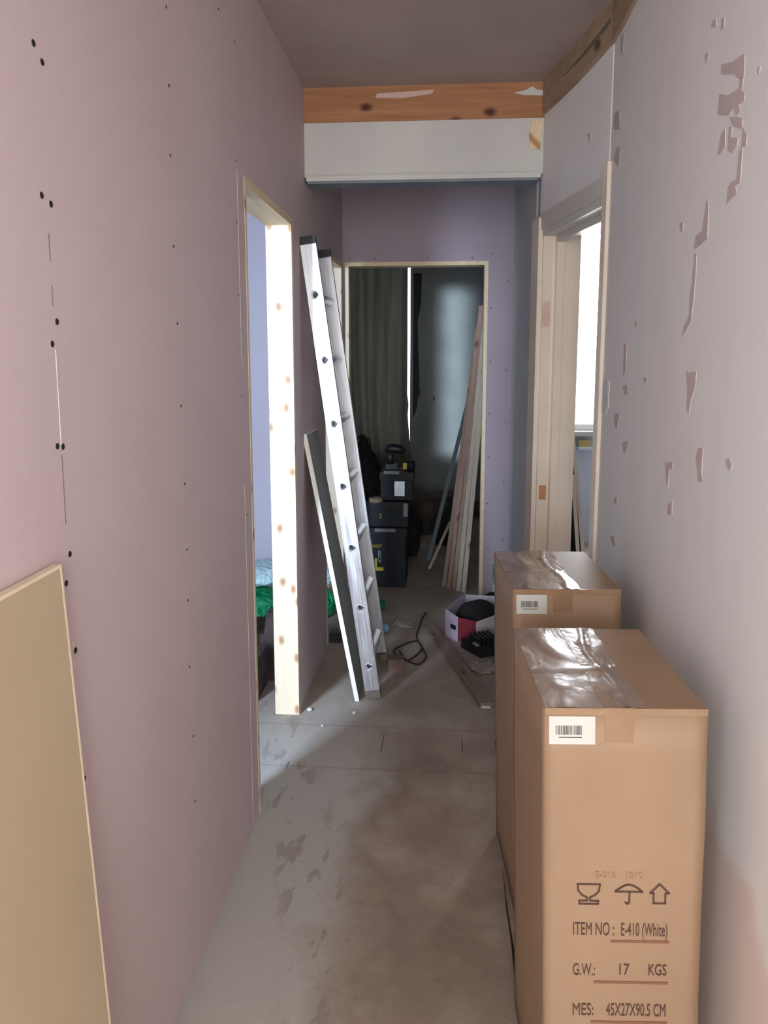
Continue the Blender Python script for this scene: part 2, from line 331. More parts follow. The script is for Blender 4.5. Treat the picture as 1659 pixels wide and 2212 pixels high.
# right wall, set at a slight angle
ang = math.atan(.178)
RM = Matrix.Translation((.39, 3.25, 0)) @ Matrix.Rotation(ang, 4, 'Z')   # local y runs along the wall, away from the camera; local x into the wall
def yl(Yw): return (Yw - 3.25) / math.cos(ang)
w = MB()
w.box(.515, .665, -1.45, 2.55, 0, CEIL).box(0, .15, yl(2.56), yl(3.30), 2.03, CEIL, RM).box(0, .15, yl(3.27), yl(3.33), 0, CEIL, RM)
wr = struct(w.build('wall_right', 'skim'), 'pale skimmed plaster wall with brown patches where the skim is missing')
PATCH = [[(1.566,2.024),(1.504,2.007),(1.459,2.003),(1.448,1.998),(1.447,1.96),(1.47,1.967),(1.496,1.983),(1.563,2.006)],[(1.467,1.967),(1.449,1.961),(1.452,1.943),(1.467,1.95)],[(1.567,1.972),(1.522,1.955),(1.47,1.95),(1.436,1.931),(1.44,1.92),(1.462,1.921),(1.454,1.908),(1.471,1.905),(1.492,1.924),(1.51,1.917),(1.571,1.936)],[(1.506,1.913),(1.465,1.901),(1.44,1.89),(1.44,1.874),(1.461,1.881),(1.49,1.893)],[(1.547,1.894),(1.525,1.899),(1.52,1.866),(1.538,1.859),(1.561,1.859),(1.554,1.873)],[(1.506,1.896),(1.49,1.891),(1.49,1.873),(1.456,1.863),(1.459,1.851),(1.482,1.843),(1.505,1.854)],[(1.438,1.878),(1.415,1.855),(1.417,1.839),(1.432,1.841),(1.433,1.783),(1.456,1.781),(1.445,1.766),(1.477,1.762),(1.495,1.758),(1.493,1.785),(1.479,1.793),(1.452,1.791),(1.448,1.839),(1.438,1.845)],[(1.667,2.08),(1.642,2.074),(1.649,2.062),(1.661,2.059)],[(1.635,2.128),(1.61,2.123),(1.611,2.109),(1.637,2.119)],[(1.581,2.111),(1.562,2.104),(1.565,2.091),(1.581,2.088)],[(2.518,2.22),(2.45,2.215),(2.425,2.147),(2.519,2.175)],[(2.471,2.107),(2.411,2.099),(2.416,2.036),(2.51,2.084)],[(2.473,2.427),(2.423,2.418),(2.429,2.365),(2.462,2.37)],[(1.609,1.785),(1.594,1.78),(1.589,1.71),(1.65,1.701),(1.67,1.7),(1.662,1.726),(1.624,1.73)],[(1.665,1.693),(1.65,1.686),(1.647,1.64),(1.672,1.643),(1.665,1.67)],[(1.78,1.77),(1.751,1.769),(1.752,1.75),(1.771,1.751)],[(1.389,1.955),(1.376,1.953),(1.379,1.943),(1.386,1.945)],[(1.667,1.642),(1.65,1.64),(1.651,1.605),(1.661,1.552),(1.688,1.537),(1.72,1.518),(1.709,1.544),(1.678,1.565),(1.68,1.604)],[(1.677,1.449),(1.657,1.445),(1.61,1.449),(1.61,1.419),(1.633,1.391),(1.642,1.359),(1.66,1.367),(1.661,1.411)],[(1.574,1.295),(1.544,1.3),(1.544,1.25),(1.533,1.235),(1.558,1.227),(1.584,1.274)],[(1.42,1.292),(1.403,1.298),(1.388,1.287),(1.392,1.276),(1.41,1.278)],[(1.796,1.234),(1.735,1.245),(1.738,1.23),(1.76,1.224),(1.763,1.179),(1.779,1.19)],[(1.757,1.142),(1.726,1.159),(1.722,1.126),(1.758,1.12)],[(2.342,1.307),(2.267,1.317),(2.301,1.264),(2.336,1.272)],[(2.224,1.235),(2.147,1.246),(2.174,1.208),(2.209,1.207)],[(2.254,1.394),(2.193,1.401),(2.179,1.377),(2.222,1.368)],[(2.029,1.424),(1.987,1.427),(2.004,1.406)],[(2.149,1.569),(2.11,1.573),(2.123,1.556)],[(2.331,0.928),(2.274,0.949),(2.25,0.926),(2.287,0.912)],[(2.295,1.059),(2.252,1.071),(2.263,1.045),(2.301,1.04)],[(2.258,1.516),(2.223,1.515),(2.221,1.433),(2.25,1.424)]]
PATCH_FAR = [[(2.767,2.23),(2.732,2.226),(2.734,2.192)]]
for pl in PATCH:
    MB().hexa([(.5152, y, z) for y, z in pl], [(.5140, y, z) for y, z in pl]).build('bare_plaster_patch', 'bare', wr)
for pl in PATCH_FAR:
    MB().hexa([RM @ Vector((-.0002, yl(y), z)) for y, z in pl], [RM @ Vector((-.0012, yl(y), z)) for y, z in pl]).build('bare_plaster_patch', 'bare', wr)
MB().box(.514, .516, 2.46, 2.53, 1.30, 1.405).build('filler_patch', 'greywall', wr)
MB().box(.5135, .516, 2.43, 2.455, 1.32, 1.405).build('filler_patch', 'cream', wr)
# straight continuation of the right wall past the header
w = MB().box(.383, .56, 3.31, EY, 0, CEIL)
struct(w.build('wall_right_beyond', 'greywall'), 'grey plaster wall beyond the white header')
# end wall with the doorway
w = MB()
w.box(LB, -.575, EY, EY + .1, 0, CEIL).box(-.575, .242, EY, EY + .1, 2.01, CEIL).box(.242, .70, EY, EY + .1, 0, CEIL)
we = struct(w.build('wall_end', 'lilac'), 'lilac plasterboard end wall around the far doorway')
sv = [(.262, z) for z in (.35, .62, .9, 1.15, 1.45, 1.75, 2.05)] + [(.355, z) for z in (.4, .75, 1.1, 1.4, 1.9)] + [(x, 2.03) for x in (-.4, -.1, .15)]
for k, (x, z) in enumerate(sv):
    c = sm.copy(); COL.objects.link(c); c.parent = we; c.location = (x, EY, z); c.rotation_euler = (0, 0, R(-90)); c.scale = (.7, .7, .7)
struct(MB().box(-3.3, LB, EY, EY + .1, 0, CEIL).build('wall_left_room_end', 'paleroom'))
# far room, left room, right room
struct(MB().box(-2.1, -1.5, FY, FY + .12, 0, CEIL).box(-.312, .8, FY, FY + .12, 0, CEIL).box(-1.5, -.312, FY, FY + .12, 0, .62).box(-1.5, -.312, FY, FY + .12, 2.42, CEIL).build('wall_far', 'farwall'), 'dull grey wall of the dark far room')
struct(MB().box(-2.1, -2.0, EY + .1, 5.45, 0, CEIL).box(-2.1, -2.0, 5.75, FY, 0, CEIL).box(-2.1, -2.0, 5.45, 5.75, 0, .7).box(-2.1, -2.0, 5.45, 5.75, 2.35, CEIL).build('wall_far_left', 'farwall'))  # unseen slot added to go with the lamp for the far wall's light band
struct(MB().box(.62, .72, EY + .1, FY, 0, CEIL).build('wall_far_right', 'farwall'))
struct(MB().box(-3.4, -3.3, .0, EY + .1, 0, CEIL).build('wall_left_room_side', 'lilac'))
w = MB().box(-3.4, -1.95, -.02, .08, 0, CEIL).box(-1.37, LB, -.02, .08, 0, CEIL).box(-1.95, -1.37, -.02, .08, 0, .95).box(-1.95, -1.37, -.02, .08, 2.28, CEIL)
struct(w.build('wall_left_room_near', 'lilac'))
w = MB().box(.72, .80, 6.05, 6.15, 0, CEIL).box(2.1, 2.9, 6.05, 6.15, 0, CEIL).box(.8, 2.1, 6.05, 6.15, 0, .90).box(.8, 2.1, 6.05, 6.15, 2.50, CEIL)
struct(w.build('wall_right_room_far', 'bluewhite'), 'pale wall below the bright window')
struct(MB().box(2.9, 3.0, -2.6, 6.15, 0, CEIL).build('wall_right_room_side', 'bluewhite'))
w = MB().box(LB, -.53, -1.52, -1.42, 0, CEIL).box(.47, 3.0, -1.52, -1.42, 0, CEIL).box(-.53, .47, -1.52, -1.42, 0, .44).box(-.53, .47, -1.52, -1.42, 2.42, CEIL)
struct(w.build('wall_behind', 'skim'))
# baseboard in the far room
struct(MB().box(-.30, .62, FY - .02, FY, 0, .14).bevel(.004).build('baseboard_far', 'brown'))

# windows
def window(name, x0, x1, z0, z1, y, bars, mat='white', ax='Y', label=None):
    t = bpy.data.objects.new(name, None); COL.objects.link(t); t['kind'] = 'structure'; t.location = (0, 0, 0)
    if label: t['label'] = label
    w_ = .05; f = MB()
    f.box(x0, x0 + w_, y, y + .05, z0, z1).box(x1 - w_, x1, y, y + .05, z0, z1).box(x0 + w_, x1 - w_, y, y + .05, z0, z0 + w_).box(x0 + w_, x1 - w_, y, y + .05, z1 - w_, z1)
    for kx in bars: f.box(kx - .02, kx + .02, y + .005, y + .045, z0 + w_, z1 - w_)
    f.bevel(.004, 1).build('window_frame', mat, t)
    MB().box(x0 + .02, x1 - .02, y + .022, y + .026, z0 + .02, z1 - .02).build('pane', 'glass', t)
    return t
wn = window('window_1', .80, 2.10, .90, 2.50, 6.06, [1.45], label='bright overexposed window of the room on the right')
MB().box(.78, 2.12, 5.97, 6.06, .865, .90).bevel(.005).build('window_sill', 'white', wn)
window('window_2', -1.55, -.24, .57, 2.47, 7.121, [-.9], label='window behind the dark curtain, showing only as a bright slit')
window('window_3', -.53, .47, .44, 2.42, -1.50, [])
window('window_4', -1.95, -1.37, .95, 2.28, 0.0, [])

# door linings
def lining(name, label):
    t = bpy.data.objects.new(name, None); COL.objects.link(t); t['kind'] = 'structure'; t['label'] = label; return t
d1 = lining('door_1', 'bare pine lined doorway in the pink left wall')
MB().box(LB, LX, 2.95, 2.98, 0, 1.975).bevel(.0015, 1).build('jamb', 'pine', d1)
MB().box(LB, LX + .001, 2.26, 2.281, 0, 1.975).bevel(.001, 1).build('jamb', 'pine', d1)
MB().box(LB, LX + .001, 2.26, 2.98, 1.975, 2.0).bevel(.001, 1).build('lintel', 'pine_head', d1)
d2 = lining('door_2', 'second pine lined doorway in the left wall, behind the ladder')
MB().box(LB, LX, 4.37, 4.40, 0, 1.975).bevel(.0015, 1).build('jamb', 'pine', d2)
MB().box(LB, LX + .001, 3.72, 3.735, 0, 1.975).bevel(.001, 1).build('jamb', 'pine', d2)
MB().box(LB, LX + .001, 3.72, 4.40, 1.975, 2.0).bevel(.001, 1).build('lintel', 'pine_head', d2)
d3 = lining('door_3', 'pine lined doorway in the end wall leading to the dark room')
MB().box(-.575, -.553, EY - .002, EY + .1, 0, 1.99).bevel(.0015, 1).build('jamb', 'pine', d3)
MB().box(.222, .242, EY - .002, EY + .1, 0, 1.99).bevel(.0015, 1).build('jamb', 'pine_head', d3)
MB().box(-.575, .242, EY - .002, EY + .1, 1.99, 2.012).bevel(.0015, 1).build('lintel', 'pine_head', d3)
d4 = lining('door_4', 'old cream painted door frame in the right wall, light streaming through')
MB().box(-.004, .045, yl(3.20), yl(3.27), 0, 1.96, RM).bevel(.003).build('jamb', 'cream', d4)
MB().box(.045, .075, yl(3.175), yl(3.27), 0, 1.96, RM).bevel(.003).build('door_stop', 'cream', d4)
MB().box(.075, .150, yl(3.195), yl(3.27), 0, 1.96, RM).bevel(.003).build('jamb', 'cream', d4)
MB().box(-.006, .15, yl(2.565), yl(3.27), 1.96, 1.99, RM).bevel(.003).build('lintel', 'white', d4)
MB().box(.045, .075, yl(2.565), yl(3.18), 1.935, 1.96, RM).bevel(.003).build('door_stop', 'white', d4)
MB().box(-.022, -.004, yl(3.215), yl(3.305), 0, 2.035, RM).bevel(.005).build('architrave', 'cream', d4)
MB().box(-.013, -.004, yl(2.573), yl(3.305), 1.985, 2.045, RM).bevel(.005).build('architrave', 'white', d4)
MB().box(-.014, .15, yl(2.535), yl(2.572), 0, 2.085, RM).bevel(.002).build('edge_strip', 'cream', d4)
MB().box(-.003, .030, yl(3.1985), yl(3.201), 1.60, 1.70, RM).build('hinge_recess', 'pinkfill', d4)
MB().box(.005, .035, yl(3.1985), yl(3.201), .88, .94, RM).build('hinge_recess', 'orange', d4)

# header over the corridor
b1 = struct(MB().box(LX, .392, 3.25, 3.37, 2.43, CEIL).bevel(.004, 1).build('trim_1', 'beam'), 'orange brown stained timber beam under the ceiling')
def blob(pts, y0, y1, name, mat, par):
    q = MB(); q.hexa([(x, y0, z) for x, z in pts], [(x, y1, z) for x, z in pts]); return q.build(name, mat, par)
blob([(-.29, 2.520), (-.18, 2.516), (-.06, 2.530), (-.055, 2.545), (-.15, 2.541), (-.285, 2.536)], 3.248, 3.252, 'plaster_splash', 'pinkfill', b1)
blob([(.265, 2.525), (.31, 2.515), (.385, 2.512), (.388, 2.532), (.355, 2.535), (.34, 2.548), (.31, 2.534)], 3.248, 3.252, 'plaster_splash', 'white', b1)
b2 = struct(MB().box(LX, .392, 3.256, 3.36, 2.215, 2.43).bevel(.003, 1).build('trim_2', 'white'), 'white painted header panel spanning the corridor')
MB().box(LX + .01, .380, 3.235, 3.256, 2.196, 2.216).bevel(.005).build('lip', 'white', b2)
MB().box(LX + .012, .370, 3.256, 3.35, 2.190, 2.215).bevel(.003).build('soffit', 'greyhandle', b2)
blob([(.335, 2.31), (.375, 2.305), (.385, 2.42), (.340, 2.425), (.331, 2.37)], 3.250, 3.257, 'bare_patch', 'pine_head', b2)
# timber wall plate along the top of the right wall, plaster edge ragged
bp = [(3.24, 2.438), (3.05, 2.432), (2.865, 2.430), (2.695, 2.434), (2.55, 2.440)]
def platepart(bot, x0, far):
    P3 = (lambda x, y, z: RM @ Vector((x, yl(y), z))) if far else (lambda x, y, z: Vector((.515 + x, y, z)))
    q = [(y, z) for y, z in bot] + [(bot[-1][0], CEIL), (bot[0][0], CEIL)]
    return [P3(.002, y, z) for y, z in q], [P3(-.012, y, z) for y, z in q]
bq = [(2.55, 2.440), (2.4, 2.437), (2.27, 2.442), (2.0, 2.436), (1.5, 2.445), (.8, 2.437), (-1.4, 2.44)]
b3 = struct(MB().hexa(*platepart(bp, 0, True)).hexa(*platepart(bq, 0, False)).build('trim_3', 'beam_side'), 'brown timber plate along the top of the right wall')
sp = [(3.0, 2.495), (2.8, 2.50), (2.6, 2.512), (2.56, 2.514), (2.56, 2.50), (2.6, 2.495), (2.8, 2.488)]
MB().hexa([RM @ Vector((-.010, yl(y), z)) for y, z in sp], [RM @ Vector((-.0135, yl(y), z)) for y, z in sp]).build('plaster_smear', 'rubber', b3)

# ------------------------------------------------------------------ cardboard boxes
BW, BD, BH = .2665, .37, .905
def shear(p): return Vector((p.x + .026 * (BH - p.z) / BH, p.y, p.z))
def card_box(loc, rz, label, front_print):
    t = thing('cardboard_box', label, 'box', loc, rz, 'tall cardboard cartons')
    q = MB().box(0, BW, 0, BD, 0, BH - .004)
    bmesh.ops.subdivide_edges(q.bm, edges=q.bm.edges[:], cuts=11, use_grid_fill=True)
    def bulge(p):
        a = max(0, math.sin(math.pi * min(max(p.x / BW, 0), 1))) * max(0, math.sin(math.pi * min(max(p.z / BH, 0), 1)))
        c = max(0, math.sin(math.pi * min(max(p.y / BD, 0), 1))) * max(0, math.sin(math.pi * min(max(p.z / BH, 0), 1)))
        d = noise.noise(p * 9) * .0022
        n = Vector(p)
        if p.y > BD - 1e-4: n.y += .003 * a
        if p.x < 1e-4: n.x -= .003 * c - d
        if p.x > BW - 1e-4: n.x += .002 * c + d * 1.2
        return shear(n)
    q.build('body', 'card', t, True, bulge)
    for x0, x1 in ((0.0, BW / 2 - .0015), (BW / 2 + .0015, BW)):
        f = MB().box(x0, x1, 0, BD, BH - .004, BH)
        f.bevel(.0012, 1).build('flap', 'card', t, False, shear)
    # clear film over the left of the top and folded over the front edge, wrinkled
    f = MB(); n1, n2 = 22, 34; g = []
    for i in range(n1 + 1):
        row = []
        for k in range(n2 + 1):
            x = (BW * .62) * i / n1; y = BD * k / n2
            x += .012 * noise.noise(Vector((y * 12, 3, 0))) * (i / n1)
            h = .0006 + .0026 * max(0, noise.noise(Vector((x * 26, y * 16, 1.3)))) + .003 * math.exp(-((x - BW * .5 - .01 * math.sin(y * 20)) / .005) ** 2) + .0025 * math.exp(-((y - BD * .42 - .03 * x) / .006) ** 2)
            row.append(f.bm.verts.new((x, y, BH + h)))
        g.append(row)
    for i in range(n1):
        for k in range(n2): f.bm.faces.new([g[i][k], g[i + 1][k], g[i + 1][k + 1], g[i][k + 1]])
    f.build('clear_film', 'film', t, True, shear, False)
    f = MB().box(.098, .146, -.0012, .0002, BH - .060, BH + .0004).box(.098, .146, -.0012, BD, BH + .0001, BH + .0012)
    f.bevel(.0004, 1).build('parcel_tape', 'tape', t, False, shear)
    f = MB().box(0, BW, -.0011, .0, BH - .012, BH + .0003).bevel(.0004, 1).build('edge_tape', 'tape', t, False, shear)
    lb = MB().box(.006, .082, -.0016, -.0002, BH - .063, BH - .014).build('label', 'label', t, False, shear)
    bc = MB(); x = .017; rr = random.Random(4)
    while x < .060:
        w_ = rr.choice((.0005, .0008, .0013)); bc.box(x, x + w_, -.0020, -.0015, BH - .046, BH - .030); x += w_ + rr.choice((.0005, .0007, .0014))
    bc.box(.022, .060, -.0019, -.0015, BH - .0515, BH - .0500)
    bc.build('barcode', 'barblack', lb, False, shear)
    if front_print:
        y = -.0012
        def T(s, x, z, h, x1, mat='ink', nm='printed_text'):
            o = text_mesh(nm, s, h * 1.40, mat, t, (0, 0, 0), Matrix.Identity(4))
            xs_ = [v_.co.x for v_ in o.data.vertices]; sc = (x1 - x) / (max(xs_) - min(xs_)); mn = min(xs_)
            for v_ in o.data.vertices:
                p = Vector((x + (v_.co.x - mn) * sc, y - v_.co.z, z + v_.co.y)); v_.co = shear(p)
        T('ITEM NO :', .048, .492, .025, .118)
        T('E-410 (White)', .130, .492, .025, .209)
        T('G.W.:', .048, .415, .023, .086); T('17', .128, .417, .022, .145); T('KGS', .178, .417, .022, .209)
        T('MES:', .048, .337, .024, .084); T('45X27X90.5 CM', .106, .337, .025, .209)
        T('E-016   1010', .085, .600, .012, .165, 'ink_faint')
        for x0, z in ((.112, .483), (.084, .404), (.080, .326)):
            MB().box(x0, .212, y - .0003, y + .0008, z - .0045, z).build('printed_underline', 'ink_under', t, False, shear)
        def stroke(pts, nm, wd=.0030):
            q = MB()
            for (ax, az), (bx, bz) in zip(pts, pts[1:]):
                d = Vector((bx - ax, 0, bz - az)); L = d.length; d.normalize(); n_ = Vector((-d.z, 0, d.x)) * wd / 2
                a_ = Vector((ax, y, az)) - d * wd * .3; c_ = Vector((bx, y, bz)) + d * wd * .3
                q.hexa([a_ - n_, c_ - n_, c_ + n_, a_ + n_], [p + Vector((0, -.0004, 0)) for p in (a_ - n_, c_ - n_, c_ + n_, a_ + n_)])
            return q
        ox = .055; g1 = [(ox, .588), (ox + .038, .588), (ox + .036, .575), (ox + .030, .568), (ox + .021, .563), (ox + .021, .557), (ox + .035, .557), (ox + .035, .551), (ox + .003, .551), (ox + .003, .557), (ox + .016, .557), (ox + .016, .563), (ox + .007, .568), (ox + .001, .576), (ox, .588)]
        stroke(g1, 'g').build('printed_glass_symbol', 'ink', t, False, shear)
        ox = .119; g2 = [(ox + .046 * k / 10, .575 + .013 * math.sin(math.pi * k / 10)) for k in range(11)] + [(ox, .575)]
        q = stroke(g2, 'u'); q2 = [(ox + .024, .575), (ox + .024, .556), (ox + .021, .552), (ox + .017, .555)]
        q.build('printed_umbrella_symbol', 'ink', t, False, shear); stroke(q2, 'u').build('printed_umbrella_symbol', 'ink', t, False, shear)
        ox = .178; g3 = [(ox, .573), (ox + .016, .590), (ox + .032, .573), (ox + .026, .573), (ox + .026, .554), (ox + .006, .554), (ox + .006, .573), (ox, .573)]
        stroke(g3, 'a').build('printed_arrow_symbol', 'ink', t, False, shear)
    return t
card_box((.1725, 1.203, 0), R(3.2), 'tall cardboard carton nearest the camera, printed with shipping symbols and item number', True)
card_box((.179, 1.85, 0), R(4.0), 'tall cardboard carton standing behind the printed one, by the cream door frame', False)

# ------------------------------------------------------------------ tan board leaning bottom left
t = thing('fibreboard_sheet', 'tan fibreboard sheet leaning on the pink wall in the bottom left corner', 'board', (LX, .55, 0))
def leanb(p): return Vector((p.x + .055 - .0475 * p.z, p.y, p.z))
MB().box(.004, .0155, -.75, .515, 0, 1.165).build('face_panel', 'tan', t, False, leanb)
MB().box(.003, .0158, .515, .520, 0, 1.170).box(.003, .0158, -.75, .515, 1.165, 1.170).bevel(.001, 1).build('raw_edge', 'tan_edge', t, False, leanb)

# ------------------------------------------------------------------ ladder
t = thing('ladder', 'aluminium ladder leaning upright against the left wall between the two doorways', 'ladder', (-.2918, 3.335, 0))
a = math.atan(.1358); t.rotation_euler = (0, -a, 0)
HW = .031; RUNG = [.146 + .2663 * k for k in range(7)]; L = 1.955
def dshape(r, th): return r * (1 + .13 * math.cos(3 * th))
def rail(sgn):
    q = MB(); y = .215 * sgn; iy = -.0028 * sgn
    cuts = [.018] + [(RUNG[i] + RUNG[i + 1]) / 2 for i in range(6)] + [L - .0]
    for side in (0, 1):
        yy = y + (iy if side else 0)
        for i, c in enumerate(RUNG):
            z0, z1 = cuts[i], cuts[i + 1]; n = 8
            per = [(-HW + 2 * HW * k / n, z0) for k in range(n)] + [(HW, z0 + (z1 - z0) * k / n) for k in range(n)] + [(HW - 2 * HW * k / n, z1) for k in range(n)] + [(-HW, z1 - (z1 - z0) * k / n) for k in range(n)]
            ov, iv = [], []
            for px, pz in per:
                th = math.atan2(pz - c, px); r = dshape(.0142, th)
                ov.append(q.bm.verts.new((px, yy, pz))); iv.append(q.bm.verts.new((r * math.cos(th), yy, c + r * math.sin(th))))
            for k in range(len(per)):
                k2 = (k + 1) % len(per); q.bm.faces.new([ov[k], ov[k2], iv[k2], iv[k]])
    bmesh.ops.remove_doubles(q.bm, verts=q.bm.verts, dist=1e-5)
    fl = .026 * sgn
    for x in (-HW, HW): q.box(x - .0013, x + .0013, min(y + .0035 * sgn, y - fl), max(y + .0035 * sgn, y - fl), .018, L)
    for x in (-HW + .006, HW - .006): q.box(x - .0012, x + .0012, min(y - .0005 * sgn, y + .0015 * sgn), max(y - .0005 * sgn, y + .0015 * sgn), .018, L)
    q.build('rail', 'alu', t)
rail(-1); rail(1)
def rung(c):
    q = MB(); n = 24
    rings = []
    for r_, y in ((.0172, -.2165), (.0142, -.2165), (.0142, .2165), (.0172, .2165)):
        rings.append([q.bm.verts.new((dshape(r_, 2 * math.pi * k / n) * math.cos(2 * math.pi * k / n), y, c + dshape(r_, 2 * math.pi * k / n) * math.sin(2 * math.pi * k / n))) for k in range(n)])
    for i in range(4):
        A, B = rings[i], rings[(i + 1) % 4]
        for k in range(n): q.bm.faces.new([A[k], A[(k + 1) % n], B[(k + 1) % n], B[k]])
    return q.build('rung', 'alu', t, True)
r0 = rung(0)
for k, c in enumerate(RUNG):
    o = r0 if k == 0 else r0.copy()
    if k: COL.objects.link(o)
    o.location.z = c
    MB().lathe([(.0122, 0), (.0122, .004)], n=16, mx=Matrix.Translation((0, -.19, c)) @ Matrix.Rotation(R(90), 4, 'X')).build('rung_plug', 'black', t)
for y in (-.215, .215):
    s_ = 1 if y > 0 else -1
    MB().box(-HW - .002, HW + .002, min(y + .004 * s_, y - .028 * s_), max(y + .004 * s_, y - .028 * s_), L - .010, L + .022).bevel(.003).build('end_cap', 'black', t)
    MB().box(-HW - .002, HW + .002, min(y + .005 * s_, y - .03 * s_), max(y + .005 * s_, y - .03 * s_), .004, .040).bevel(.004).build('foot', 'rubber', t)

# grey board leaning beside the ladder
t = thing('grey_board', 'narrow grey laminate board with white edge leaning behind the ladder', 'board', (-.360, 3.09, 0))
k_ = (.585 - .360) / 1.15
def lb_(p): return Vector((p.x - k_ * p.z, p.y + .055 * p.z, p.z))
MB().box(-.009, .009, .004, .27, 0.004, 1.15).build('panel', 'greyboard', t, False, lb_)
MB().box(-.0095, .0095, 0, .004, 0.002, 1.152).box(-.0095, .0095, .004, .27, 1.15, 1.154).build('edge_band', 'whiteedge', t, False, lb_)

# ------------------------------------------------------------------ planks by the far doorway
PG = 'planks leaning by the far doorway'
pl = [(.012, .200, 1.66, .0125, 'oldwood', 'leftmost grey brown plank leaning inside the far doorway'), (.044, .216, 1.78, .0125, 'pinkwood', 'reddish brown plank leaning second from the left in the far doorway'),
      (.073, .237, 1.74, .013, 'oldwood', 'middle grey brown plank of those leaning inside the far doorway'), (.104, .255, 1.90, .0135, 'paleplank', 'pale plank leaning fourth from the left in the far doorway'), (.136, .272, 1.84, .014, 'paleplank', 'rightmost pale plank leaning against the right jamb of the far doorway')]
for i, (xb, xt, h, th, mt, lab) in enumerate(pl):
    o = MB().box(-th, th, 0, .018, 0, h).bevel(.002, 1)
    kx = (xt - xb) / h; o = o.build('plank', mt, None, False, lambda p: Vector((p.x + kx * p.z, p.y - .058 * p.z, p.z)))
    o.location = (xb, 4.67 + .026 * (4 - i), 0); tag(o, lab, 'plank', PG)
o = MB().box(-.014, .014, -.0015, .0015, 0, 1.25).build('metal_strip', 'greyhandle', None, False, lambda p: Vector((p.x + .22 * p.z, p.y - .30 * p.z, p.z)))
o.location = (-.10, 5.42, 0); tag(o, 'thin grey metal strip leaning left of the planks in the dark room', 'strip')
o = MB().box(-.010, .010, -.009, .009, 0, .34).build('batten', 'paleplank', None, False, lambda p: Vector((p.x + .42 * p.z, p.y, p.z)))
o.location = (-.09, 5.2, .0); tag(o, 'short pale batten leaning beneath the metal strip in the dark room', 'batten')

# ------------------------------------------------------------------ tool boxes
def toolbox(loc, w_, d, h, label, extra=None):
    t = thing('tool_box', label, 'tool box', loc, 0, 'stacked navy tool boxes')
    MB().box(0, w_, 0, d, 0, h - .055).bevel(.008).build('body', 'navy', t)
    MB().box(-.006, w_ + .006, -.006, d, h - .053, h - .004).bevel(.008).build('lid', 'navy_dark', t)
    return t
t = toolbox((-.485, 4.74, 0), .25, .34, .395, 'largest navy tool box with yellow lettering at the bottom of the stack')
MB().box(.055, .185, -.030, -.006, .372, .392).bevel(.005).build('handle', 'greyhandle', t)
MB().box(.19, .235, -.012, -.004, .335, .388).bevel(.003).build('latch', 'navy_dark', t)
text_mesh('yellow_lettering', 'STANLEY', .030, 'yellow', t, (.098, -.001, .262), FRONT, .75, align='RIGHT')
text_mesh('white_mark', '8', .062, 'silver', t, (.072, -.001, .200), FRONT, .62)
text_mesh('white_mark', 'Q', .050, 'silver', t, (.070, -.001, .170), FRONT, .62)
MB().box(.052, .066, -.002, .001, .110, .190).box(.066, .108, -.002, .001, .110, .132).build('yellow_mark', 'yellow', t)
t = toolbox((-.485, 4.76, .396), .262, .30, .165, 'middle navy tool box of the stack with a roll of tape on its lid')
text_mesh('yellow_lettering', 'Z', .04, 'yellow', t, (.078, -.001, .055), FRONT, .7)
MB().box(.235, .262, -.014, -.004, .07, .155).bevel(.003).build('latch', 'greyhandle', t)
t = toolbox((-.40, 4.80, .562), .205, .24, .185, 'smallest navy tool box on top of the stack with a silver latch')
q = MB().box(.090, .155, -.018, -.002, .030, .125)
for k in range(4): q.box(.096 + .015 * k, .100 + .015 * k, -.022, -.016, .040, .122)
q.bevel(.002, 1).build('silver_latch', 'silver', t)
MB().box(.020, .12, -.02, .0, .172, .192).bevel(.003).build('handle', 'greyhandle', t)
q = MB().lathe([(.045, 0), (.045, .026), (.022, .026), (.022, 0.0)], n=28)
o = q.build('tape_roll', 'tapeRoll', None, True); o.location = (-.355, 4.70, .628); o.location = (-.425, 4.745, .5595)
tag(o, 'cream roll of tape lying on the middle navy tool box', 'tape roll')
def lump(name, mat, loc, sx, sy, sz, label, cat, seed=0, group=None, parent=None, amp=.25, freq=2.2, sub=4):
    bm = bmesh.new(); bmesh.ops.create_icosphere(bm, subdivisions=sub, radius=1)
    for v_ in bm.verts:
        n = noise.fractal(v_.co * freq + Vector((seed * 3.1, seed, 0)), 1, 2, 4) * amp
        p = v_.co * (1 + n); p = Vector((p.x * sx, p.y * sy, max(p.z, -.78) * sz + .78 * sz)); v_.co = p
    q = MB(); q.bm.free(); q.bm = bm
    o = q.build(name, mat, parent, True); o.location = loc
    if label: tag(o, label, cat, group)
    return o
# black tool bag with a yellow trimmed drill on top of the small box
t = thing('tool_bag', 'bulky black tool bag on the left of the stacked navy boxes', 'bag', (-.575, 5.30, 0))
lump('bag_body', 'darkcloth', (0, 0, 0), .17, .14, .50, None, None, 3, parent=t, amp=.15)
MB().tube([(-.06, -.02, .80), (-.045, -.02, .90), (.0, -.02, .925), (.05, -.02, .90), (.07, -.02, .80)], .012).build('bag_handle', 'black', t, True)
t = thing('cordless_drill', 'black cordless drill with a yellow band lying on the smallest navy tool box', 'drill', (-.31, 4.93, .746))
MB().tube([(-.07, 0, .13), (-.02, 0, .135), (.03, 0, .13), (.06, -.01, .11)], [.028, .034, .030, .014], 14).build('motor_housing', 'black', t, True)
MB().tube([(-.03, 0, .12), (-.035, 0, .07), (-.03, 0, .035)], [.020, .018, .022], 12).build('grip', 'black', t, True)
MB().box(-.065, .012, -.032, .032, 0, .035).bevel(.006).build('battery', 'black', t)
MB().box(.048, .075, -.045, -.02, .005, .045).bevel(.004).build('yellow_band', 'yellow', t)
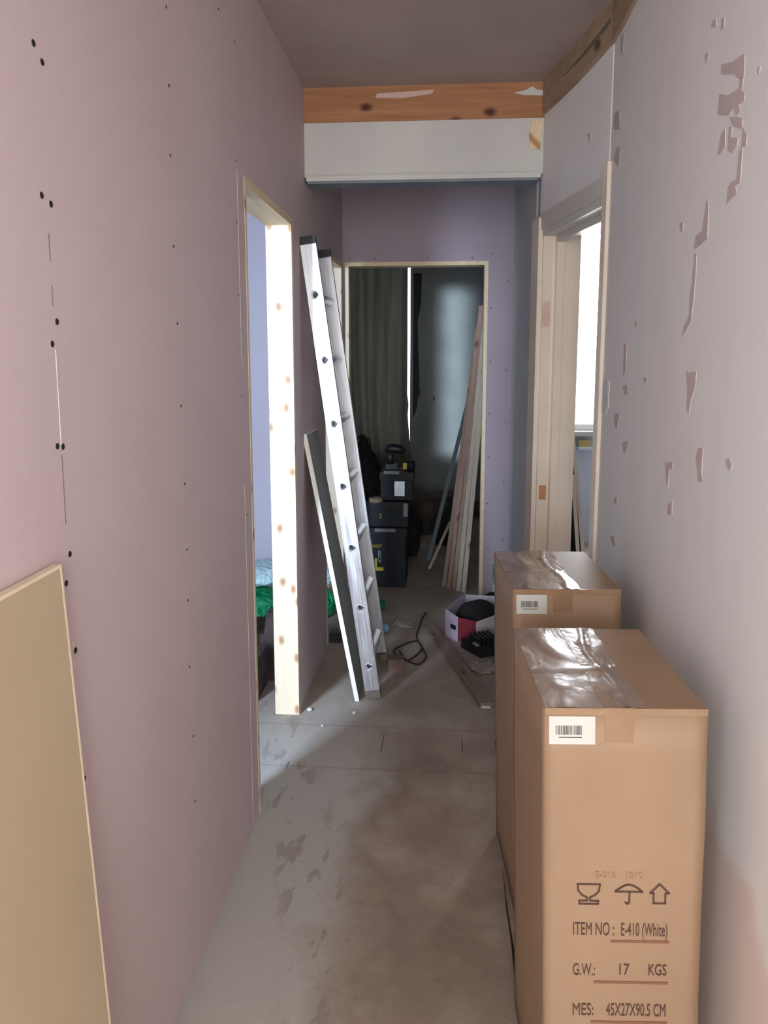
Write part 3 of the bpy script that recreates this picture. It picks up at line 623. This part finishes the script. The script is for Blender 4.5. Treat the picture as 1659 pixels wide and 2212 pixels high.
MB().lathe([(.03, 0), (.034, .03), (.030, .055)], (.095, .0, 0), 16).build('chuck', 'navy', t, True)
lump('bag', 'darkcloth', (-.30, 5.55, 0), .15, .16, .20, 'low black cloth bag behind the tool boxes in the dark room', 'bag', 5)
lump('cloth_heap', 'darkcloth', (.05, 5.98, 0), .15, .18, .14, 'dark heap of cloth on the floor by the far wall', 'cloth', 9)
o = MB().box(-.16, .16, -.1, .1, 0, .20).bevel(.006).build('carton', 'brown'); o.location = (-.05, 6.75, 0)
tag(o, 'small brown carton against the far wall of the dark room', 'carton')
o = MB().box(-.22, .22, -.14, .14, 0, .32).bevel(.01).build('crate', 'darkwood'); o.location = (-.12, 6.35, 0); o.rotation_euler.z = .2
tag(o, 'dark crate in the shadows behind the navy tool boxes', 'crate')

# curtain in the far room
t = thing('curtain', 'dark grey curtain covering the far window except for a bright slit', 'curtain', (0, 6.90, 0))
q = MB(); nx, nz = 150, 26; g = []
for k in range(nz + 1):
    z = .03 + 2.40 * k / nz; row = []
    e = -.331 if z > 1.05 else (-.334 + .034 * (1.05 - z) / .43 if z > .62 else -.296)
    if abs(z - 1.04) < .03: e = -.318
    for i in range(nx + 1):
        u = i / nx; x = -1.65 + (e + 1.65) * u
        d = .5 + .5 * math.sin(z * 1.2 + u * 3)
        y = .030 * math.sin(u * 55 + 1.4 * math.sin(z * .9 + u * 9)) + .020 * math.sin(u * 23 + z * 1.1 * d) + .012 * noise.noise(Vector((u * 30, z * 1.5, 0)))
        row.append(q.bm.verts.new((x, y * (1 - .8 * max(0, (u - .96) / .04)), z)))
    g.append(row)
for k in range(nz):
    for i in range(nx): q.bm.faces.new([g[k][i], g[k][i + 1], g[k + 1][i + 1], g[k + 1][i]])
bmesh.ops.solidify(q.bm, geom=q.bm.faces[:], thickness=.003)
q.build('curtain_cloth', 'curtain', t, True)
MB().tube([(-1.7, 0, 2.45), (-.30, 0, 2.45)], .012, 12).build('curtain_rail', 'black', t, True)
# dark peeled blotches on the far wall
wf = bpy.data.objects['wall_far']
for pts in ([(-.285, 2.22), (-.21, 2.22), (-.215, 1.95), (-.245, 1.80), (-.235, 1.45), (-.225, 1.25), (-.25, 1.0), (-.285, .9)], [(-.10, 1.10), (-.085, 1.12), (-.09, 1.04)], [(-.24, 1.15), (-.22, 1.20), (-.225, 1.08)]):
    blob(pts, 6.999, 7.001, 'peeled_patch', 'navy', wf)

# ------------------------------------------------------------------ things on the corridor floor
t = thing('open_carton', 'crumpled open white carton with a red printed side, black bag stuffed inside', 'carton', (0, 0, 0))
A, B, C, D, E_ = (.020, 3.90), (.085, 3.815), (.350, 3.905), (.360, 4.14), (.13, 4.16)
def panel(p, q_, z0, za, zb, th=.004):
    (x0, y0), (x1, y1) = p, q_; d = Vector((x1 - x0, y1 - y0, 0)).normalized(); n = Vector((-d.y, d.x, 0)) * th
    lo = [Vector((x0, y0, z0)), Vector((x1, y1, z0)), Vector((x1, y1, z0)) + n, Vector((x0, y0, z0)) + n]
    hi = [Vector((x0, y0, za)), Vector((x1, y1, zb)), Vector((x1, y1, zb)) + n, Vector((x0, y0, za)) + n]
    return MB().hexa(lo, hi)
def lerp(p, q_, f): return (p[0] + (q_[0] - p[0]) * f, p[1] + (q_[1] - p[1]) * f)
BC = lerp(B, C, .36)
panel(A, B, 0, .150, .135).build('side_panel', 'cartonlilac', t)
panel(B, BC, 0, .135, .105).build('red_panel', 'red', t)
panel(BC, C, 0, .100, .150).build('side_panel', 'cartonwhite', t)
panel(C, D, 0, .15, .15).build('side_panel', 'cartonwhite', t)
panel(D, E_, 0, .15, .15).build('side_panel', 'cartonwhite', t)
panel(E_, A, 0, .16, .15).build('side_panel', 'cartonlilac', t)
MB().hexa([(x, y, .001) for x, y in (A, B, C, D, E_)], [(x, y, .005) for x, y in (A, B, C, D, E_)]).build('bottom_panel', 'cartonwhite', t)
h0 = lerp(A, B, .45); h1 = lerp(A, B, .85)
panel((h0[0] - .002, h0[1] - .002), (h1[0] - .002, h1[1] - .002), .062, .085, .085, .003).build('handle_slot', 'navy', t)
lump('black_bag', 'darkcloth', (.20, 4.01, .012), .12, .09, .085, 'black plastic bag bulging out of the open white carton', 'bag', 12, amp=.12)
lump('black_bag', 'darkcloth', (.30, 4.27, .0), .085, .075, .07, 'dark cloth bundle on the floor behind the open carton', 'bag', 15, amp=.16)

t = thing('battery_charger', 'black plastic charger with ribbed top on the floor in front of the open carton', 'charger', (0, 0, 0))
F0 = [(.100, 3.745), (.195, 3.612), (.33, 3.675), (.235, 3.81)]
MB().hexa([(x, y, 0) for x, y in F0], [(x * .97 + .006, y * .97 + .111, .055) for x, y in F0]).bevel(.006).build('body', 'black', t)
ctr = Vector((.215, 3.71, 0)); ax = Vector((.13, .062, 0)).normalized(); ay = Vector((-ax.y, ax.x, 0))
mx = Matrix.Translation(ctr) @ Matrix.Rotation(math.atan2(ax.y, ax.x), 4, 'Z')
q = MB()
for k in range(5): q.box(-.055 + .024 * k, -.043 + .024 * k, -.05, .055, .05, .085, mx)
q.bevel(.003, 1).build('rib', 'black', t)
MB().box(-.075, -.058, -.058, -.02, .054, .064, mx).bevel(.002, 1).build('silver_clip', 'silver', t)

o = MB().box(-.032, .032, -.5, .5, 0, .018).bevel(.003, 1).build('loose_plank', 'floorplank'); o.location = (.0645, 3.565, .001)
o.rotation_euler.z = math.atan2(.27, .97) ; tag(o, 'dusty grey plank lying diagonally on the floor between ladder and carton', 'plank')
# trailing cable
q = MB(); pts = [(-.21, 3.66), (-.17, 3.55), (-.13, 3.60), (-.10, 3.70), (-.13, 3.80), (-.2, 3.74), (-.24, 3.66), (-.19, 3.57), (-.12, 3.50), (-.09, 3.53), (-.075, 3.62), (-.13, 3.85), (-.12, 4.02), (-.11, 4.14), (-.09, 4.25)]
def cr(P, n=8):
    out = []; P = [Vector((*p, 0)) for p in P]
    for i in range(len(P) - 1):
        a_, b_, c_, d_ = P[max(i - 1, 0)], P[i], P[i + 1], P[min(i + 2, len(P) - 1)]
        for k in range(n):
            u = k / n; out.append(.5 * ((2 * b_) + (c_ - a_) * u + (2 * a_ - 5 * b_ + 4 * c_ - d_) * u * u + (3 * b_ - a_ - 3 * c_ + d_) * u ** 3))
    return out + [P[-1]]
cc = cr(pts); cc = [Vector((p.x, p.y, .005 + .0012 * (i % 40 > 20))) for i, p in enumerate(cc)]
q.tube(cc, .0042, 8); tag(q.build('power_cable', 'cable', None, True), 'thin dark cable looped on the floor right of the ladder foot', 'cable')
o = MB().box(-.038, .038, -.028, .028, 0, .062).bevel(.004).build('wood_block', 'brown'); o.location = (-.215, 3.44, 0); o.rotation_euler.z = .1
tag(o, 'small brown wood block beside the far foot of the ladder', 'block')
o = MB().lathe([(.016, 0), (.023, .004), (.024, .028), (.018, .036), (.006, .038)], n=20).build('bottle_cap', 'bluecap', None, True); o.location = (-.305, 3.95, 0)
tag(o, 'light blue plastic cap on the floor behind the ladder', 'cap')
lump('plastic_scrap', 'green', (-.36, 4.30, 0), .03, .03, .035, 'scrap of green plastic on the floor just right of the ladder', 'scrap', 4, sub=3)
o = MB().box(-.030, .030, -.03, .03, 0, .055).bevel(.004).build('plastic_block', 'black'); o.location = (-.552, 3.79, 0)
tag(o, 'small black block on the floor at the corner of the second left doorway', 'block')
def sheet(name, mat, loc, sx, sy, label, cat, seed, h=.018, rz=0):
    q = MB(); n = 16; g = []
    for i in range(n + 1):
        g.append([q.bm.verts.new(((i / n - .5) * sx * (1 + .2 * noise.noise(Vector((i, k, seed)) * .2)), (k / n - .5) * sy * (1 + .25 * noise.noise(Vector((k, i, seed + 5)) * .25)), .002 + h * abs(noise.noise(Vector((i * .35, k * .35, seed)))))) for k in range(n + 1)])
    for i in range(n):
        for k in range(n): q.bm.faces.new([g[i][k], g[i + 1][k], g[i + 1][k + 1], g[i][k + 1]])
    bmesh.ops.solidify(q.bm, geom=q.bm.faces[:], thickness=.0015)
    o = q.build(name, mat, None, True); o.location = loc; o.rotation_euler.z = rz; tag(o, label, cat); return o
sheet('paper_sheet', 'paper', (.215, 3.49, .002), .15, .13, 'crumpled dusty white paper on the floor in front of the black charger', 'paper', 2, rz=.5)
sheet('paper_scrap', 'paper', (-.21, 4.05, .002), .13, .09, 'pale crumpled paper scrap on the floor behind the looped cable', 'paper', 8, rz=-.3)
o = MB().box(-.02, .02, -.004, .004, 0, .008).build('plaster_chip', 'white'); o.location = (.192, 3.075, .0); tag(o, 'small white chip on the floor at the near end of the loose plank', 'chip')
for i, (x, y, s_, l_) in enumerate(((-.55, 2.99, .012, 'white plaster crumb at the foot of the pine door jamb'), (-.36, 2.98, .008, 'tiny white plaster crumb on the floor left of the ladder foot'), (-.475, 2.86, .006, 'tiny plaster crumb on the floor in front of the pine jamb'))):
    lump('plaster_crumb', 'white', (x, y, 0), s_, s_, s_ * .7, l_, 'crumb', 20 + i, sub=2)
# electrical fitting low on the end wall
t = thing('electrical_fitting', 'small white and dark electrical fitting low at the right of the lilac end wall', 'fitting', (.325, EY, 0))
MB().box(-.028, .022, -.03, -.001, .17, .25).bevel(.004).build('back_box', 'greyhandle', t)
MB().box(-.02, .026, -.045, -.03, .20, .235).bevel(.003).build('cover', 'black', t)
MB().box(-.024, .03, -.032, -.004, .06, .14).bevel(.004).build('plug', 'white', t)
MB().tube([(0, -.02, .13), (-.01, -.025, .15), (0, -.02, .17)], .005).build('lead', 'cable', t, True)

# ------------------------------------------------------------------ left room: sacks and dark offcuts
SG = 'rubble sacks in the left room'
lump('rubble_sack', 'green', (-1.03, 4.02, 0), .18, .16, .112, 'green plastic rubble sack on the floor of the left room, seen through the near doorway', 'sack', 31, SG, amp=.22)
lump('rubble_sack', 'teal', (-1.03, 4.08, .222), .19, .15, .062, 'white plastic sack lying on top of the green sack in the near doorway', 'sack', 32, SG, amp=.2)
lump('rubble_sack', 'teal', (-.695, 4.20, .185), .095, .09, .072, 'white plastic sack seen through the second doorway between wall and ladder', 'sack', 33, SG, amp=.15)
lump('rubble_sack', 'green', (-.695, 4.18, 0), .090, .10, .092, 'green plastic sack under the white one in the second doorway', 'sack', 34, SG, amp=.15)
lump('rubble_sack', 'sackgrey', (-.535, 4.26, 0), .040, .06, .10, 'pale grey sack standing against the jamb in the second doorway', 'sack', 35, SG, amp=.12)
OG = 'dark timber offcuts inside the left doorway'
offs = [(-.80, 3.32, .30, .035, .05, .08, .22, 'dark timber offcut leaning tallest inside the near left doorway'), (-.84, 3.15, .20, .05, .10, .05, -.2, 'short dark timber offcut standing nearest the jamb in the left room'),
        (-.90, 3.66, .12, .10, .13, .02, .0, 'low dark timber offcut lying in front of the green sack'), (-.98, 3.36, .30, .04, .05, -.02, .15, 'dark timber offcut leaning behind the others in the left room')]
for x, y, h, sx_, sy_, kx, ky, lab in offs:
    o = MB().box(-sx_, sx_, -sy_, sy_, 0, h).bevel(.004, 1).build('timber_offcut', 'darkwood', None, False, lambda p: Vector((p.x + kx * p.z, p.y + ky * p.z, p.z)))
    o.location = (x, y, 0); tag(o, lab, 'offcut', OG)

# ------------------------------------------------------------------ right room: leaning panels
for (x0, x1, y0, h, lab) in ((.955, .835, 5.0, 1.00, 'taller panel with cream edge and shade-coloured dark face leaning in the right room below the window'), (.905, .835, 4.92, .72, 'shorter panel with cream edge and shade-coloured dark face leaning beside the taller one in right room')):
    t = thing('leaning_panel', lab, 'panel', (x0, y0, 0), 0, 'panels leaning in the right room'); kx = (x1 - x0) / h
    fn = lambda p: Vector((p.x + kx * p.z, p.y, p.z))
    MB().box(-.012, .010, .004, .85, 0, h).build('shaded_panel_face', 'black', t, False, fn)  # face coloured black to stand in for shade under the leaning panel
    MB().box(-.012, .012, 0, .004, 0, h + .001).build('panel_edge', 'cream', t, False, fn)
o = MB().box(-.045, .045, -.02, .02, 0, .055).bevel(.003).build('timber_piece', 'ledge'); o.location = (1.095, 6.00, .78)
MB().box(-.05, .05, -.05, .05, -.02, 0).build('bracket', 'bluewhite', o)
tag(o, 'small yellow brown timber piece fixed under the bright window sill', 'timber')
